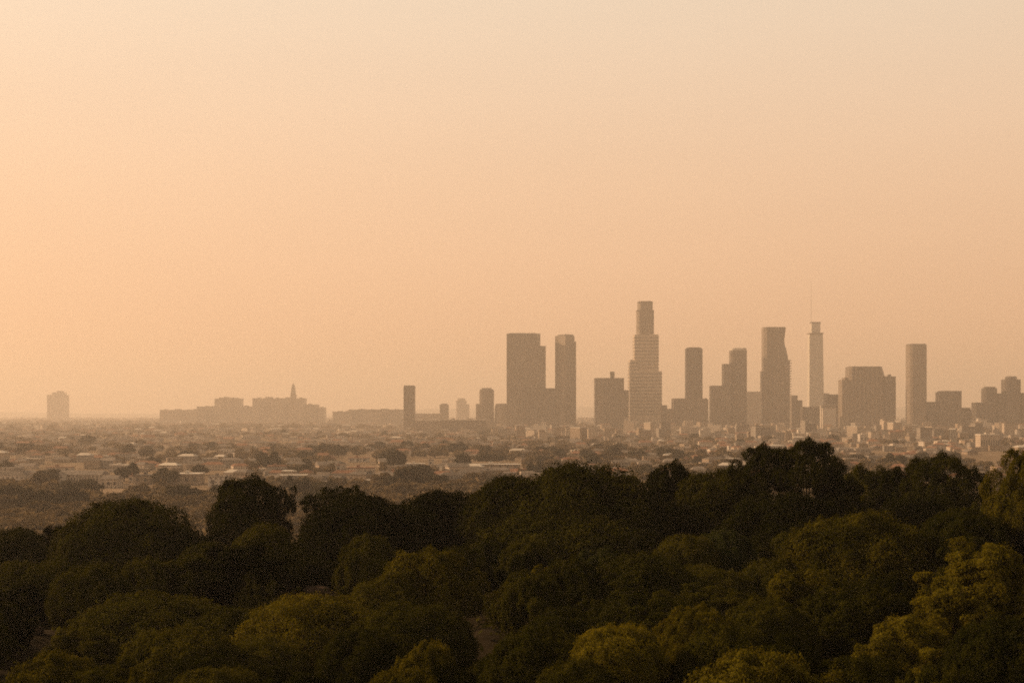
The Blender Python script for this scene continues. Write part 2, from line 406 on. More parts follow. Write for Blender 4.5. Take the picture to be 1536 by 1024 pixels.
# ------------------------------------------------------------------ ground: one sheet to the horizon
def axis(parts):
    a = []
    for lo,hi,st in parts: a += list(np.arange(lo,hi,st))
    return np.array(a)
ys = np.concatenate([axis([(-3000,-200,400),(-200,0,20),(0,240,2.),(240,620,10),(620,1500,60),(1500,5000,350),(5000,24001,1900)]), [24500.]])
xs = axis([(-20000,-4000,2000),(-4000,-800,400),(-800,-160,40),(-110,110,2.),(110,160,10),(160,800,40),(800,4000,400),(4000,20001,2000)])
X, Y_ = np.meshgrid(xs, ys)
Z = np.zeros(X.size); xf, yf = X.ravel(), Y_.ravel()
msk = (yf < 420)
for s in range(0, len(xf), 4000):
    sl = slice(s, s+4000); Z[sl] = np.where(msk[sl], G(xf[sl], yf[sl]), 0)
bump = .35*np.sin(xf*.23+yf*.11)+.25*np.sin(xf*.51-yf*.37)+.15*np.sin(yf*.9+xf*.7)
Z += np.where((yf<240)&(yf>10)&(np.abs(xf)<200), bump, 0)
far = np.clip((yf-9000)/6000,0,1)
nx_, ny_ = len(xs), len(ys)
fs = [(j*nx_+i, j*nx_+i+1, (j+1)*nx_+i+1, (j+1)*nx_+i) for j in range(ny_-1) for i in range(nx_-1)]
gm, n = nt('ground_cover')
tc = n.nodes.new('ShaderNodeTexCoord'); sp = n.nodes.new('ShaderNodeSeparateXYZ'); n.links.new(tc.outputs['Object'], sp.inputs[0])
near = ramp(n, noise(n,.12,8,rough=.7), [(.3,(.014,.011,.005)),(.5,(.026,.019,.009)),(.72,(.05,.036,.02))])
town = mixc(n, ramp(n, noise(n,.012,8,rough=.75), [(.40,(0,0,0)),(.60,(1,1,1))]), (.13,.095,.06), (.25,.185,.125))  # ground tint brightened and reddened to carry some of the haze
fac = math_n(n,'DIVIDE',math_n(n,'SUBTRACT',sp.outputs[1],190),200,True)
b = n.nodes.new('ShaderNodeBsdfPrincipled'); b.inputs['Roughness'].default_value = .95; b.inputs['Specular IOR Level'].default_value = .05
n.links.new(mixc(n, fac, near, town), b.inputs['Base Color']); out(n, b.outputs[0])
me = bpy.data.meshes.new('ground'); me.from_pydata(np.stack([xf,yf,Z],1).tolist(), [], fs); me.materials.append(gm)
me.polygons.foreach_set('use_smooth', [True]*len(fs)); me.update()
tag(link('ground', me), kind='structure')

# undergrowth on the near hillside (nobody could count it)
N = 60000
ux = rng.uniform(-72,72,N); uy = rng.uniform(42,178,N)
okm = np.abs(ux) < uy*.44; ux, uy = ux[okm], uy[okm]
cl = np.sin(ux*.31+1)*np.sin(uy*.27)+.5*np.sin(ux*.83+uy*.5)
k = (cl+rng.normal(0,.4,len(ux))) > -.1; ux, uy = ux[k], uy[k]
uz = np.concatenate([G(ux[s:s+4000],uy[s:s+4000]) for s in range(0,len(ux),4000)])+.35*np.sin(ux*.23+uy*.11)
upx = CX+F*ux/uy; upy = HY-F*(uz-CH)/uy
k = np.ones(len(ux),bool)
for a,b_,c,d in bare: k &= ~((upx>a)&(upx<b_)&(upy>c-5)&(upy<d+5)&(rng.random(len(upx))<.5))
ux,uy,uz = ux[k],uy[k],uz[k]
Cn = np.stack([ux,uy,uz+rng.uniform(.0,1.1,len(ux))],1)
V = leaf_quads(rng, Cn, np.tile([0,-.2,1.],(len(Cn),1)), .24)
tag(link('undergrowth', quads_mesh('undergrowth', V, M['leaf_olive'])), 'low scrub and weeds covering the soil under the hillside trees', 'undergrowth', kind='stuff')

# stony bank and pale paths seen between the crowns
def rock(px,py,Y,wpx,hpx,label,seed):
    r = random.Random(seed); Y *= KN; x,y,z = at(px,py,Y); w = wpx/F*Y; h = hpx/F*Y
    e = empty('rock_outcrop',(x,y,z)); tag(e,label,'rock')
    for k in range(4):
        b = MB(); a = r.uniform(.3,.55)*w; cx = (k-1.5)*w*.24; rings=[]
        for j in range(6):
            t = j/5; rad = a*math.cos(t*1.35)
            rings.append([(cx+rad*(1+.18*math.sin(3*q+k+j))*math.cos(q), rad*.8*(1+.15*math.sin(2*q+j))*math.sin(q), -h*.5+h*1.3*math.sin(t*1.5)*r.uniform(.85,1.1)) for q in np.arange(9)*2*math.pi/9])
        b.loft(rings); b.build('boulder', M['rock'], e)
rock(455,889,150,62,12,'pinkish stony bank between two olive trees, left of centre',1)
rock(28,944,141,46,8,'pale flat stone on the bank at the left edge',2)
def ribbon(name, pts, w, mat, dz=.06, flat=False):
    b = MB(); L=[];
    P=[]
    for k in range(len(pts)-1):
        m = max(2,int(math.hypot(pts[k+1][0]-pts[k][0],pts[k+1][1]-pts[k][1])/(1.5 if not flat else 60)))
        for j in range(m): P.append(tuple(pts[k][i]+(pts[k+1][i]-pts[k][i])*j/m for i in (0,1)))
    P.append(tuple(pts[-1][:2]))
    vs=[]
    for k,p in enumerate(P):
        a=P[max(k-1,0)]; c=P[min(k+1,len(P)-1)]; dx,dy=c[0]-a[0],c[1]-a[1]; l=math.hypot(dx,dy) or 1
        for s in (-.5,0,.5):
            x,y=p[0]-dy/l*w*s,p[1]+dx/l*w*s
            z = dz if flat else Gs(x,y)+.35*math.sin(x*.23+y*.11)+.25*math.sin(x*.51-y*.37)+.15*math.sin(y*.9+x*.7)+dz
            vs.append((x,y,z))
    fs=[]
    for k in range(len(P)-1):
        for j in (0,1): fs.append((3*k+j,3*k+j+1,3*k+3+j+1,3*k+3+j))
    b.add(vs,fs); o=b.build(name,mat); return tag(o,kind='structure')
def gp(px,Y):
    Y *= KN; return ((px-CX)/F*Y, Y)
ribbon('path',[gp(270,150),gp(300,156),gp(330,160),gp(360,168),gp(400,176)],2.,M['pathdirt'],.10)
# roads on the plain
def gz(px,py): Y=CH*F/(py-HY); return ((px-CX)/F*Y,Y)
ribbon('road',[gz(655,748),gz(660,722),gz(676,699),gz(690,680)],11,M['pathdirt'],.05,True)
ribbon('road',[gz(400,706),gz(640,712),gz(900,700)],10,M['asphalt'],.06,True)
ribbon('road',[gz(-40,735),gz(300,724),gz(480,722)],7,M['asphalt'],.07,True)
ribbon('road',[gz(-40,676),gz(500,673),gz(1000,672),gz(1580,678)],16,M['pathdirt'],.08,True)
ribbon('road',[gz(350,736),gz(470,690),gz(560,655)],10,M['asphalt'],.09,True)

# ------------------------------------------------------------------ skyline towers
def tower(name, label, px, Y, yaw=0, cat='tower'):
    x, _, _ = at(px, 0, Y); e = empty(name, (x, Y, 0), yaw); return tag(e, label, cat, 'towers and blocks of the skyline')
class T:
    """one skyscraper; spans given in photo pixels, turned into metres at distance Y"""
    def __init__(s, name, label, pc, Y, cat='tower', depth=None):
        Y *= KF; depth = depth and depth*KF; s.e = tower(name, label, pc, Y, 0, cat); s.pc, s.Y = pc, Y; s.s = Y/F; s.dep = depth
    def x(s, px): return (px-s.pc)*s.s
    def z(s, py): return CH+(HY-py)*s.s
    def box(s, part, mat, x0, x1, top, bot=None, d=None, dy=0., bevel=0., par=None, roof=True):
        X0, X1 = s.x(x0), s.x(x1); d = d*KF if d else s.dep or max(18, min(70,(X1-X0)*.8)); dy *= KF
        z0 = 0 if bot is None else s.z(bot); z1 = s.z(top); b = MB()
        c = bevel*(X1-X0)
        if c: b.prism([(X0+c,dy-d/2),(X1-c,dy-d/2),(X1,dy-d/2+c),(X1,dy+d/2-c),(X1-c,dy+d/2),(X0+c,dy+d/2),(X0,dy+d/2-c),(X0,dy-d/2+c)],z0,z1)
        else: b.prism([(X0,dy-d/2),(X1,dy-d/2),(X1,dy+d/2),(X0,dy+d/2)],z0,z1)
        if roof and z1-z0>20:      # parapet and plant room
            w=(X1-X0)
            b.box(X0-.5,X1+.5,dy-d/2-.5,dy+d/2+.5,z1-3.2,z1-1.6)
        return b.build(part, mat, par or s.e)
    def round(s, part, mat, x0, x1, top, bot=None, n=20, dome=0., cr=0., squash=1., exp=1.):
        X0, X1 = s.x(x0), s.x(x1); r=(X1-X0)/2; cx=(X0+X1)/2; z0 = 0 if bot is None else s.z(bot); z1=s.z(top)
        def ring(k,z):
            o=[]
            for q in np.arange(n)*2*math.pi/n:
                c,si=math.cos(q),math.sin(q); c=math.copysign(abs(c)**exp,c); si=math.copysign(abs(si)**exp,si)
                o.append((cx+r*k*c, r*k*squash*si, z))
            return o
        rings=[ring(1,z0),ring(1,z1-dome*s.s)]
        if dome:
            for t in (.35,.7,.92): rings.append(ring(1-cr*t*t if cr else math.sqrt(1-.5*t*t), z1-dome*s.s*(1-math.sin(t*1.57))))
            rings.append(ring((1-cr) if cr else .6, z1))
        b=MB(); b.loft(rings); return b.build(part, mat, s.e)
    def mast(s, px, top, bot, rad=1.0, part='mast', mat=None):
        b=MB(); x=s.x(px); b.tube([(x,0,s.z(bot)-1),(x,0,(s.z(top)+s.z(bot))/2),(x,0,s.z(top))],[rad,rad*.7,rad*.35],8); return b.build(part, mat or M['metal'], s.e)
    def fins(s, part, mat, x0, x1, top, n, w=2.2, out_=1.2, d=None):
        X0,X1=s.x(x0),s.x(x1); d=d or s.dep; b=MB()
        for k in range(n):
            x=X0+(X1-X0)*(k+.5)/n; b.box(x-w/2,x+w/2,-d/2-out_,-d/2,0,s.z(top)-4)
        return b.build(part,mat,s.e)
    def band(s, x0, x1, py, h=4., d=None, mat=None, part='window_band'):
        X0,X1=s.x(x0),s.x(x1); d=(d*KF if d else s.dep); z=s.z(py); b=MB(); e=.9
        b.box(X0-e,X1+e,-d/2-e,d/2+e,z-h/2,z+h/2); return b.build(part, mat or M['dkglass'], s.e)

t = T('office_tower','lone square tower far off at the left, half lost in haze',87,8200,depth=70)
t.box('shaft',M['t_tan'],73.5,101,592); t.box('penthouse',M['t_tan'],80,98,588.5,592.3,d=50); t.box('plant_room',M['t_tan'],86,95,586,588.8,d=30)
t = T('apartment_complex','long hazy complex of stepped blocks on the left horizon',350,6200,'building',depth=90)
t.box('wing',M['t_tan'],243,324.2,614.5,d=80); t.box('wing',M['t_brown'],298,380.9,609.5,d=96,dy=8)
t.box('square_block',M['t_tan'],324.4,363,597.5,d=70); t.box('roof_room',M['t_tan'],330,352,596,597.8,d=40)
t.box('wing',M['t_tan'],381.2,458,597.2,d=84); t.box('wing',M['t_brown'],458.2,477.5,606.5,d=70); t.box('wing',M['t_tan'],477.7,488,611,d=60)
for a,c in ((250,9),(275,7),(305,8),(395,10),(425,8),(467,6)):
    t.box('bay',M['t_brown'],a,a+c,616.5 if a<320 else 603+(a>450)*6,d=6,dy=-52)
for a,c,q in ((246,5,613.6),(262,9,613.2),(281,4,613.9),(290,7,613),(308,6,608.4),(317,4,608.8),(336,6,595),(352,5,596.6),(366,7,608),(386,5,595.8),(398,11,595.2),(414,4,596),(428,8,595.6),(449,4,596),(462,6,605.2),(480,4,610)):
    t.box('roof_room',M['t_tan'],a,a+c,q,q+6,d=20,dy=8,roof=False)
t = T('spire_tower','slender pointed spire rising above the long hazy complex',440,6000,depth=16)
t.box('shaft',M['t_tan'],436.2,444.2,592,d=20)
b=MB(); X0,X1=t.x(436.6),t.x(443.8); hw=(X1-X0)/2
b.loft([[(q*hw*k,w_*hw*k,z) for q,w_ in((-1,-1),(1,-1),(1,1),(-1,1))] for k,z in ((1,t.z(592)),(.82,t.z(586)),(.6,t.z(580)),(.42,t.z(577)),(.12,t.z(575.5)))]); b.build('spire',M['t_tan'],t.e)
t.mast(440,571.5,576,1.2)
t = T('warehouse','long low hazy block between the complex and the thin dark slab',555,5600,'building',depth=120)
t.box('hall',M['t_tan'],501,530,617,d=90)
for a,c,q in ((507,6,616),(519,4,615.8),(538,9,613),(556,5,613.3),(571,12,612.8),(592,6,613.2)): t.box('roof_room',M['t_tan'],a,a+c,q,q+5,d=24,dy=10,roof=False)
t.box('hall',M['t_tan'],545,575,618.5,d=30,dy=-60); t.box('hall',M['t_brown'],524,605,614,d=110,dy=20)
t = T('office_tower','thin dark slab standing alone left of centre',614,3900,depth=34)
t.box('shaft',M['t_dark'],606,622.5,579.3); t.box('parapet',M['t_brown'],607,621.5,578,579.6,d=30)
t.fins('pier',M['t_brown'],606.5,622,580,4)
t = T('warehouse','long low building with a pale roof edge beside the thin dark slab',675,3500,'building',depth=70)
t.box('hall',M['t_tan'],622,662,631.2,roof=False); t.box('hall',M['t_brown'],662.3,729,630,roof=False); t.box('roof',M['roofwhite'],628,729.5,628.8,629.9,d=74,roof=False)
for a,c,q in ((634,5,627.4),(655,8,627.6),(678,4,627.2),(700,9,627.8),(716,4,627.4)): t.box('roof_room',M['t_tan'],a,a+c,q,628.7,d=24,dy=4,roof=False)
t = T('office_block','low grey block behind the thin dark slab',640,5200,'building'); t.box('shaft',M['t_tan'],623,660,620,d=60)
t = T('office_tower','stubby hazy block, shortest of the three small towers left of the notched tower',667,5000,depth=40)
t.box('shaft',M['t_brown'],660,673,606.5); t.box('roof_room',M['t_brown'],662,671,605,606.8,d=24)
t = T('office_tower','pale faint tower with a rounded head, middle of the three small ones',694,7400,depth=60)
t.box('shaft',M['t_tan'],684.5,699.5,600.5,bevel=.12); t.box('wing',M['t_tan'],699.7,704,606,d=40); t.round('crown',M['t_tan'],686,698,597,600.6,16,dome=2,cr=.25)
t = T('office_tower','small round-shouldered tower just left of the wide notched tower',730,4300,depth=38)
t.round('shaft',M['t_brown'],719,741,583.5,dome=3,cr=.16,exp=.6,squash=.9); t.box('penthouse',M['t_brown'],723,737,581.7,584,d=22); t.box('wing',M['t_tan'],714,719.2,605.5,d=30)
t.round('dome',M['t_tan'],742,765,605,None,18,dome=9)
t = T('office_tower','wide tower with a notched right shoulder, left of the chamfered one',789,4000,depth=56)
t.box('shaft',M['t_brown'],760,810.2,501); t.box('lower_shaft',M['t_brown'],810.4,818.3,519.2,d=46)
t.box('roof_screen',M['metal'],764,803.5,500,501.4,d=44); t.box('corner_notch',M['t_tan'],804,809.8,502.5,508,d=58.4)
t.fins('pier',M['t_tan'],760.5,810,503,15,1.4,.8)
t = T('office_block','low flat block joining the notched and chamfered towers at their feet',809,3850,'building',depth=46)
t.box('shaft',M['t_dark'],784,834,582.2); t.box('raised_roof',M['t_brown'],784.5,796,580.3,582.6,d=40)
t = T('office_tower','chamfered twin tower with a lighter left face, right of the notched one',848,4000)
b=MB(); a,c,m_=t.x(832.8),t.x(864),t.x(847.5); b.prism([(a,14),(m_,-26),(c,-8),(c-4,30),(a+16,44)],0,t.z(512))
b.prism([(a,14),(m_,-26),(t.x(861.5),-12),(t.x(861),30),(a+16,44)],t.z(512)+.02,t.z(503.6)); b.build('shaft',M['t_tan'],t.e)
b=MB(); b.prism([(a+9,14),(m_+1,-20),(t.x(859.5),-12),(t.x(859),28),(a+18,38)],t.z(503.6)+.02,t.z(501.8)); b.build('crown',M['t_brown'],t.e)
b=MB()
for k in range(7):
    u=(k+.5)/7; b.box(m_+(c-m_)*u-1,m_+(c-m_)*u+1,-26.8+18*u-.6,-25+18*u,0,t.z(514))
b.build('pier',M['t_brown'],t.e)
t = T('office_block','dark block with a square chimney left of the tallest tower',915,3900,'building',depth=50)
t.box('shaft',M['t_dark'],891.8,935,567); t.box('chimney',M['t_dark'],915.3,921.6,557.3,567.2,d=12); t.box('wing',M['t_dark'],935.2,942.3,585,d=40)
t.box('wing',M['t_brown'],896,905,568.2,d=6,dy=-28)
t = T('stepped_skyscraper','tallest stepped skyscraper with dark floor bands, centre right',967,4000,depth=58)
KM=M['t_light']
t.box('base_tier',KM,943.5,990.6,557.2,d=78); t.box('left_shoulder',KM,943.7,955,540.3,557.4,d=70)
t.box('middle_tier',KM,950.6,986.3,502.3,557.4,d=60); t.box('upper_tier',M['t_tan'],954.7,980,465.3,502.5,d=46,bevel=.14)
t.box('crown',M['t_tan'],956.4,978.4,453.4,465.6,d=40,bevel=.18); t.box('crown_rim',M['t_brown'],956.9,977.9,452.3,453.6,d=38,bevel=.18)
for py in np.arange(561,622,5.): t.band(943.5,990.6,py,4.2,78)
for py in (545,550,555): t.band(943.7,955,py,3.6,70)
for py in np.arange(507,556,5.): t.band(950.6,986.3,py,2.8,60)
for py in (468,476,484,492): t.band(956.8,977.9,py,2.2,43)
t = T('office_block','small low block at the right foot of the tallest tower',997,3800,'building'); t.box('shaft',M['t_dark'],990,1000,607.5,d=26); t.box('wing',M['t_brown'],1000.2,1009,613,d=30)
t = T('office_tower','dark shaft with a slightly domed top right of the tallest tower',1040,4000,depth=44)
t.round('shaft',M['t_dark'],1028,1053.2,522,None,24,dome=2,cr=.3,exp=.45)
t.round('roof_dome',M['t_dark'],1030,1051,521,522.4,16,dome=1.,cr=.4,exp=.5)
t = T('office_block','wide podium block around the foot of the domed dark shaft',1035,3850,'building',depth=50)
t.box('shaft',M['t_brown'],1008.8,1053.6,597.4); t.box('wing',M['t_brown'],1053.8,1061,598.8,d=40); t.box('roof_room',M['t_brown'],1056.5,1060,596.8,599,d=12)
t = T('office_block','two-step block climbing to the capped shaft',1080,3950,'building',depth=40)
t.box('lower_step',M['t_brown'],1065.5,1084,578.4); t.box('upper_step',M['t_brown'],1084.2,1094,546)
t = T('office_tower','capped shaft with a pale rounded crown, beside the two-step block',1107,4000,depth=44)
t.round('shaft',M['t_brown'],1094.2,1119.6,526,None,24,exp=.5,squash=.9); t.round('crown',M['t_pale'],1094.8,1119.2,522.3,526.1,24,dome=1.5,cr=.1,exp=.5,squash=.9)
t.round('cap_core',M['t_brown'],1098,1118,522,524.5,18,exp=.5,squash=.7)
t = T('office_block','low hazy block between the capped shaft and the waisted tower',1130,5000,'building'); t.box('shaft',M['t_tan'],1118,1142,587.3,d=60)
t = T('waisted_tower','tower whose right side curves in to a waist near the top',1163,4000)
prof=[(1183,640),(1182.6,557),(1182,546),(1180.6,535),(1178.2,524),(1176,517),(1175.2,511),(1176.6,500),(1177.6,491)]
b=MB(); a=t.x(1144.2); rings=[]
for px,py in prof:
    r_=t.x(px); z=max(0,t.z(py)); rings.append([(a,-18,z),(a+10,-26,z),(r_-12,-26,z),(r_,-14,z),(r_,20,z),(r_-8,26,z),(a,26,z)])
b.loft(rings); b.build('shaft',M['t_stripe'],t.e)
b=MB()
for k in range(5):
    x=a+10+k*5.5; b.box(x,x+1.6,-27.2,-26,0,t.z(494))
b.build('pier',M['t_tan'],t.e)
t.box('side_strip',M['t_brown'],1141.6,1144.4,557,d=30)
b=MB()
for k in range(14):
    z=t.z(592-k*3.9); b.box(t.x(1182.6),t.x(1186.8)-(k%3)*.8,-10,12,z,z+2.6)
b.box(t.x(1182.7),t.x(1184.2),-6,6,0,t.z(540)); b.build('balcony',M['t_tan'],t.e)
t = T('office_block','low stepped block right of the waisted tower',1192,4100,'building'); t.box('shaft',M['t_brown'],1186,1194.8,593,d=30); t.box('wing',M['t_brown'],1195,1202,600,d=30)
t = T('mast_tower','pale slim tower with a dark cap and a thin mast',1223,4400,depth=36)
b=MB(); a,c,a2,c2=t.x(1212.2),t.x(1234.8),t.x(1213),t.x(1232.8)
b.prism([(a,-20),(c,-20),(c,20),(a,20)],0,t.z(500.4),[(a2,-18),(c2,-18),(c2,18),(a2,18)]); b.build('shaft',M['t_pale'],t.e)
t.box('upper_shaft',M['t_pale'],1216.2,1229.2,485,500.2,d=26,roof=False); t.box('cap',M['t_dark'],1215.9,1229.5,483.3,485.2,d=28)
t.box('ledge',M['t_brown'],1212.6,1233.2,499.6,501.2,d=38.5); t.mast(1216.8,420,486,.9)
t = T('office_block','dark flat block at the right foot of the pale mast tower',1248,3900,'building'); t.box('shaft',M['t_dark'],1237.4,1259.4,591.4,606.8,d=34); t.box('base',M['t_tan'],1234,1259,607,d=30); t.box('sign_frame',M['metal'],1236,1243,589.5,591.6,d=4)
t = T('office_block','long dark low block in front of the pale mast tower',1216,3800,'building'); t.box('shaft',M['t_dark'],1202,1230,610,d=30)
t = T('office_block','sunlit white fronted block below the pale mast tower',1241,3500,'building'); t.box('shaft',M['wall_white'],1232,1252,612,d=30); t.box('tall_bay',M['wall_white'],1230.5,1232.6,608,d=10)
t = T('office_block','broad block with curved shoulders at the right',1300,3800,depth=60,cat='tower')
b=MB(); rings=[]
for l,r_,py in ((1271,1324,640),(1271,1324,564.2),(1271.1,1322.4,558),(1271.2,1320.8,553),(1271.3,1320,549.8)):
    X0,X1=t.x(l),t.x(r_); z=max(0,t.z(py)); rings.append([(X0,-24,z),(X0+8,-32,z),(X1-8,-32,z),(X1,-24,z),(X1,30,z),(X0,30,z)])
b.loft(rings); b.build('shaft',M['t_stripe'],t.e)
t.box('left_wing',M['t_tan'],1260.2,1270.8,569.6,d=46); t.box('left_wing',M['t_tan'],1265,1270.6,566,569.8,d=30)
t.box('right_wing',M['t_brown'],1324.2,1340,564.6,d=50); t.box('roof_room',M['t_brown'],1332,1335.6,561.4,564.8,d=14)
t = T('office_tower','lone round-cornered shaft right of the broad shouldered block',1374,3900)
t.round('shaft',M['t_tan'],1360,1388.4,517.4,None,28,exp=.6); t.round('parapet',M['t_dark'],1360.6,1387.8,516.2,517.6,28,exp=.6)
t = T('office_block','squat hazy block with a sloping left shoulder near the right',1422,3900,'building',depth=50)
t.box('wing',M['t_dark'],1388.6,1406,602.5,d=36)
b=MB(); a,c=t.x(1406.3),t.x(1439); b.loft([[(a+o_,-25,z),(c,-25,z),(c,25,z),(a+o_,25,z)] for o_,z in ((0,0),(0,t.z(588.6)),(11,t.z(586.2)))]); b.build('shaft',M['t_brown'],t.e)
t.box('wing',M['t_dark'],1439.2,1452,611.3,d=40); t.round('wing_end',M['t_dark'],1444,1460,614,None,18)
t = T('office_tower','lower left tower of the cluster at the right edge',1480,3800,depth=40)
t.box('left_step',M['t_dark'],1460.8,1473,603.4); t.round('shaft',M['t_dark'],1473.2,1494,582,None,20,dome=2,cr=.1,exp=.55); t.round('roof_drum',M['t_dark'],1476,1492,580,582.2,18,exp=.7)
t = T('office_tower','domed tower, highest of the cluster at the right edge',1516,3800,depth=40)
t.box('link_block',M['t_dark'],1494.2,1503.5,589.8); t.round('shaft',M['t_dark'],1503.7,1529,569,None,20,dome=2,cr=.06,exp=.5); t.round('dome',M['t_dark'],1508,1525,564.3,569.2,18,dome=1.5,cr=.2)
t.box('right_wing',M['t_dark'],1529.2,1556,589.2)

# low hazy hills on the horizon
b=MB(); N=120; vs=[]
for i in range(N+1):
    u=i/N; x=-16000+32000*u; hgt=70+38*math.sin(u*11+1)+22*math.sin(u*29)+12*math.sin(u*61)+(40 if .45<u<.9 else 0)
    for (y,k) in ((20500,0),(21400,.7),(22300,1),(23500,.0)): vs.append((x,y,hgt*k-1))
b.add(vs,[(i*4+j,(i+1)*4+j,(i+1)*4+j+1,i*4+j+1) for i in range(N) for j in range(3)]); tag(b.build('hills',M['hill']),kind='structure')

# ------------------------------------------------------------------ buildings on the plain with their own look
def hall(name, label, x0, x1, top, bot, wm, rm, d=22, gable=False, nwin=0, cat='building'):
    Y = CH*F/(bot-HY); s=Y/F; xc=(x0+x1)/2; e=empty(name,((xc-CX)*s,Y,0),0); tag(e,label,cat,'larger buildings on the plain')
    w=(x1-x0)*s/2; h=(bot-top)*s; hh=h*(.72 if gable else .93)
    b=MB(); b.box(-w,w,0,d,-.5,hh); b.build('wall',M[wm],e)
    b=MB()
    if gable: b.add([(-w-.6,-.8,hh+.02),(w+.6,-.8,hh+.02),(w+.6,d+.8,hh+.02),(-w-.6,d+.8,hh+.02),(-w*.96,d/2,h),(w*.96,d/2,h)],[(0,3,2,1),(0,1,5,4),(1,2,5),(2,3,4,5),(3,0,4)])
    else:
        b.box(-w-.5,w+.5,-.6,d+.5,hh+.02,h); b.box(-w*.3,-w*.1,d*.3,d*.6,h+.01,h+2.2)
    b.build('roof',M[rm],e)
    for k in range(nwin):
        b=MB(); x=-w+2*w*(k+.5)/nwin; q=w/nwin*.34; b.box(x-q,x+q,-.12,.05,hh*.35,hh*.7); b.build('window',M['dkglass'],e)
    return e
hall('school_hall','long pale hall with a row of windows among trees at the left',84,152,706,727,'wall_cream','roofgrey',26,True,16)
hall('house','pale low house wing right of the long pale hall',150,176,713,732,'wall_cream','roofgrey',18,True,3)
hall('house','small sunlit white house beside the round dark tree',193,201,713,724,'wall_white','rooftile',10,False,1)
hall('warehouse','brown shed with a bright roof edge right of the round dark tree',200,236,712,726,'wall_tan','rooftar',20,False,3)
hall('warehouse','low shed with a white flat roof behind the flat-headed tree',262,298,710,727,'wall_tan','roofwhite',24,False,3)
hall('house','white house almost touching the flat-headed tree top',312,340,714,730,'wall_white','roofgrey',16,False,2)
hall('warehouse','sunlit building with dark doorways left of the tall dark tree',520,560,701,713,'wall_cream','rooftile',22,False,5)
hall('house','lit white gabled front behind the sunlit building with doorways',522,552,686,693,'wall_white','rooftile',20,False,3)
hall('house','narrow lit white tower house left of the sunlit building',505,510,697,708,'wall_white','rooftile',9,False,1)
hall('warehouse','low pale shed right of the tall dark tree',609,636,695,701,'wall_cream','roofwhite',20,False,3)
hall('house','small bright square house between two dark trees in the centre',642,650,689,699,'wall_white','roofgrey',12,False,1)
hall('house','pale gabled house left of the dark tree in the centre',663,679,689,698,'wall_cream','roofgrey',16,True,2)
hall('warehouse','long shed with a thin bright white roof in the centre',707,780,696,703,'wall_tan','roofwhite',24,False,6)
hall('warehouse','flat pale block with a white roof below the block with a chimney',866,940,626,634,'wall_cream','roofwhite',40,False,5)
hall('office_block','pale square block near the right-edge trees',1471,1500,651,676,'wall_cream','roofwhite',26,False,8)
hall('office_block','sunlit upright block below the broad shouldered block',1290,1301,651,664,'wall_white','roofwhite',20,False,2)
hall('office_block','wide lit block with a flat roof below the lone round shaft',1350,1378,645,656,'wall_cream','roofwhite',30,False,4)
hall('apartment_block','pale slab of flats under the domed dark shaft',1032,1066,640,651,'wall_cream','roofwhite',22,False,6)
hall('house','bright low wall of a villa in the far left street',68,106,700,706,'wall_cream','rooftile',14,False,3)
hall('house','small bright house among trees left of centre',365,383,689,695,'wall_white','roofwhite',14,False,2)
hall('house','white low house under the left foot of the long complex',402,428,652,657,'wall_white','roofwhite',20,False,2)
occ=[(84,176,706,732),(193,236,712,726),(262,340,708,730),(505,560,686,713),(609,680,689,701),(700,785,694,704),(866,940,626,634),(1471,1500,651,690),(1290,1301,651,664),(1350,1378,645,656)]

# ------------------------------------------------------------------ houses: shared variants
def house_var(k):
    r=random.Random(100+k); w=r.uniform(6,10); d=r.uniform(5,7.5); h=r.choice([3.2,3.4,6.2,6.4]); style=k%3
    a=MB(); a.box(-w,w,-d,d,-.5,h)
    if k%4==1: a.box(-w-5,-w-.01,-d*.6,d*.6,-.5,h*.7)
    b=MB()
    if style==0:   # hip
        b.add([(-w-.7,-d-.7,h+.02),(w+.7,-d-.7,h+.02),(w+.7,d+.7,h+.02),(-w-.7,d+.7,h+.02),(-w*.45,0,h+2.6),(w*.45,0,h+2.6)],[(0,3,2,1),(0,1,5,4),(1,2,5),(2,3,4,5),(3,0,4)])
        b.box(w*.2,w*.2+1.,-.6,.4,h+1.5,h+3.6)
    elif style==1: # gable across the view
        b.add([(-w-.6,-d-.8,h+.02),(w+.6,-d-.8,h+.02),(w+.6,d+.8,h+.02),(-w-.6,d+.8,h+.02),(-w-.6,0,h+3),(w+.6,0,h+3)],[(0,3,2,1),(0,1,5,4),(1,2,5),(2,3,4,5),(3,0,4)])
    else:
        b.box(-w-.3,w+.3,-d-.3,d+.3,h+.02,h+.6); b.box(-w*.4,0,-d*.3,d*.3,h+.61,h+1.8)
    if k%4==1: b.box(-w-5.3,-w-.02,-d*.65,d*.65,h*.7+.02,h*.7+.5)
    return a,b,('hipped','gabled','flat-roofed')[style]
WM=['wall_cream','wall_white','wall_tan','wall_grey']; RM=['rooftile','roofgrey','rooftar','roofwhite']
HV=[]
for k in range(12):
    a,b,st=house_var(k); HV.append((a,b,st,a.mesh('wall',[M['wall_cream']]),b.mesh('roof',[M['rooftile']])))
def free(px,py): return not any(a-4<px<b_+4 and c-3<py<d+4 for a,b_,c,d in occ)
HI=[]
tries=0
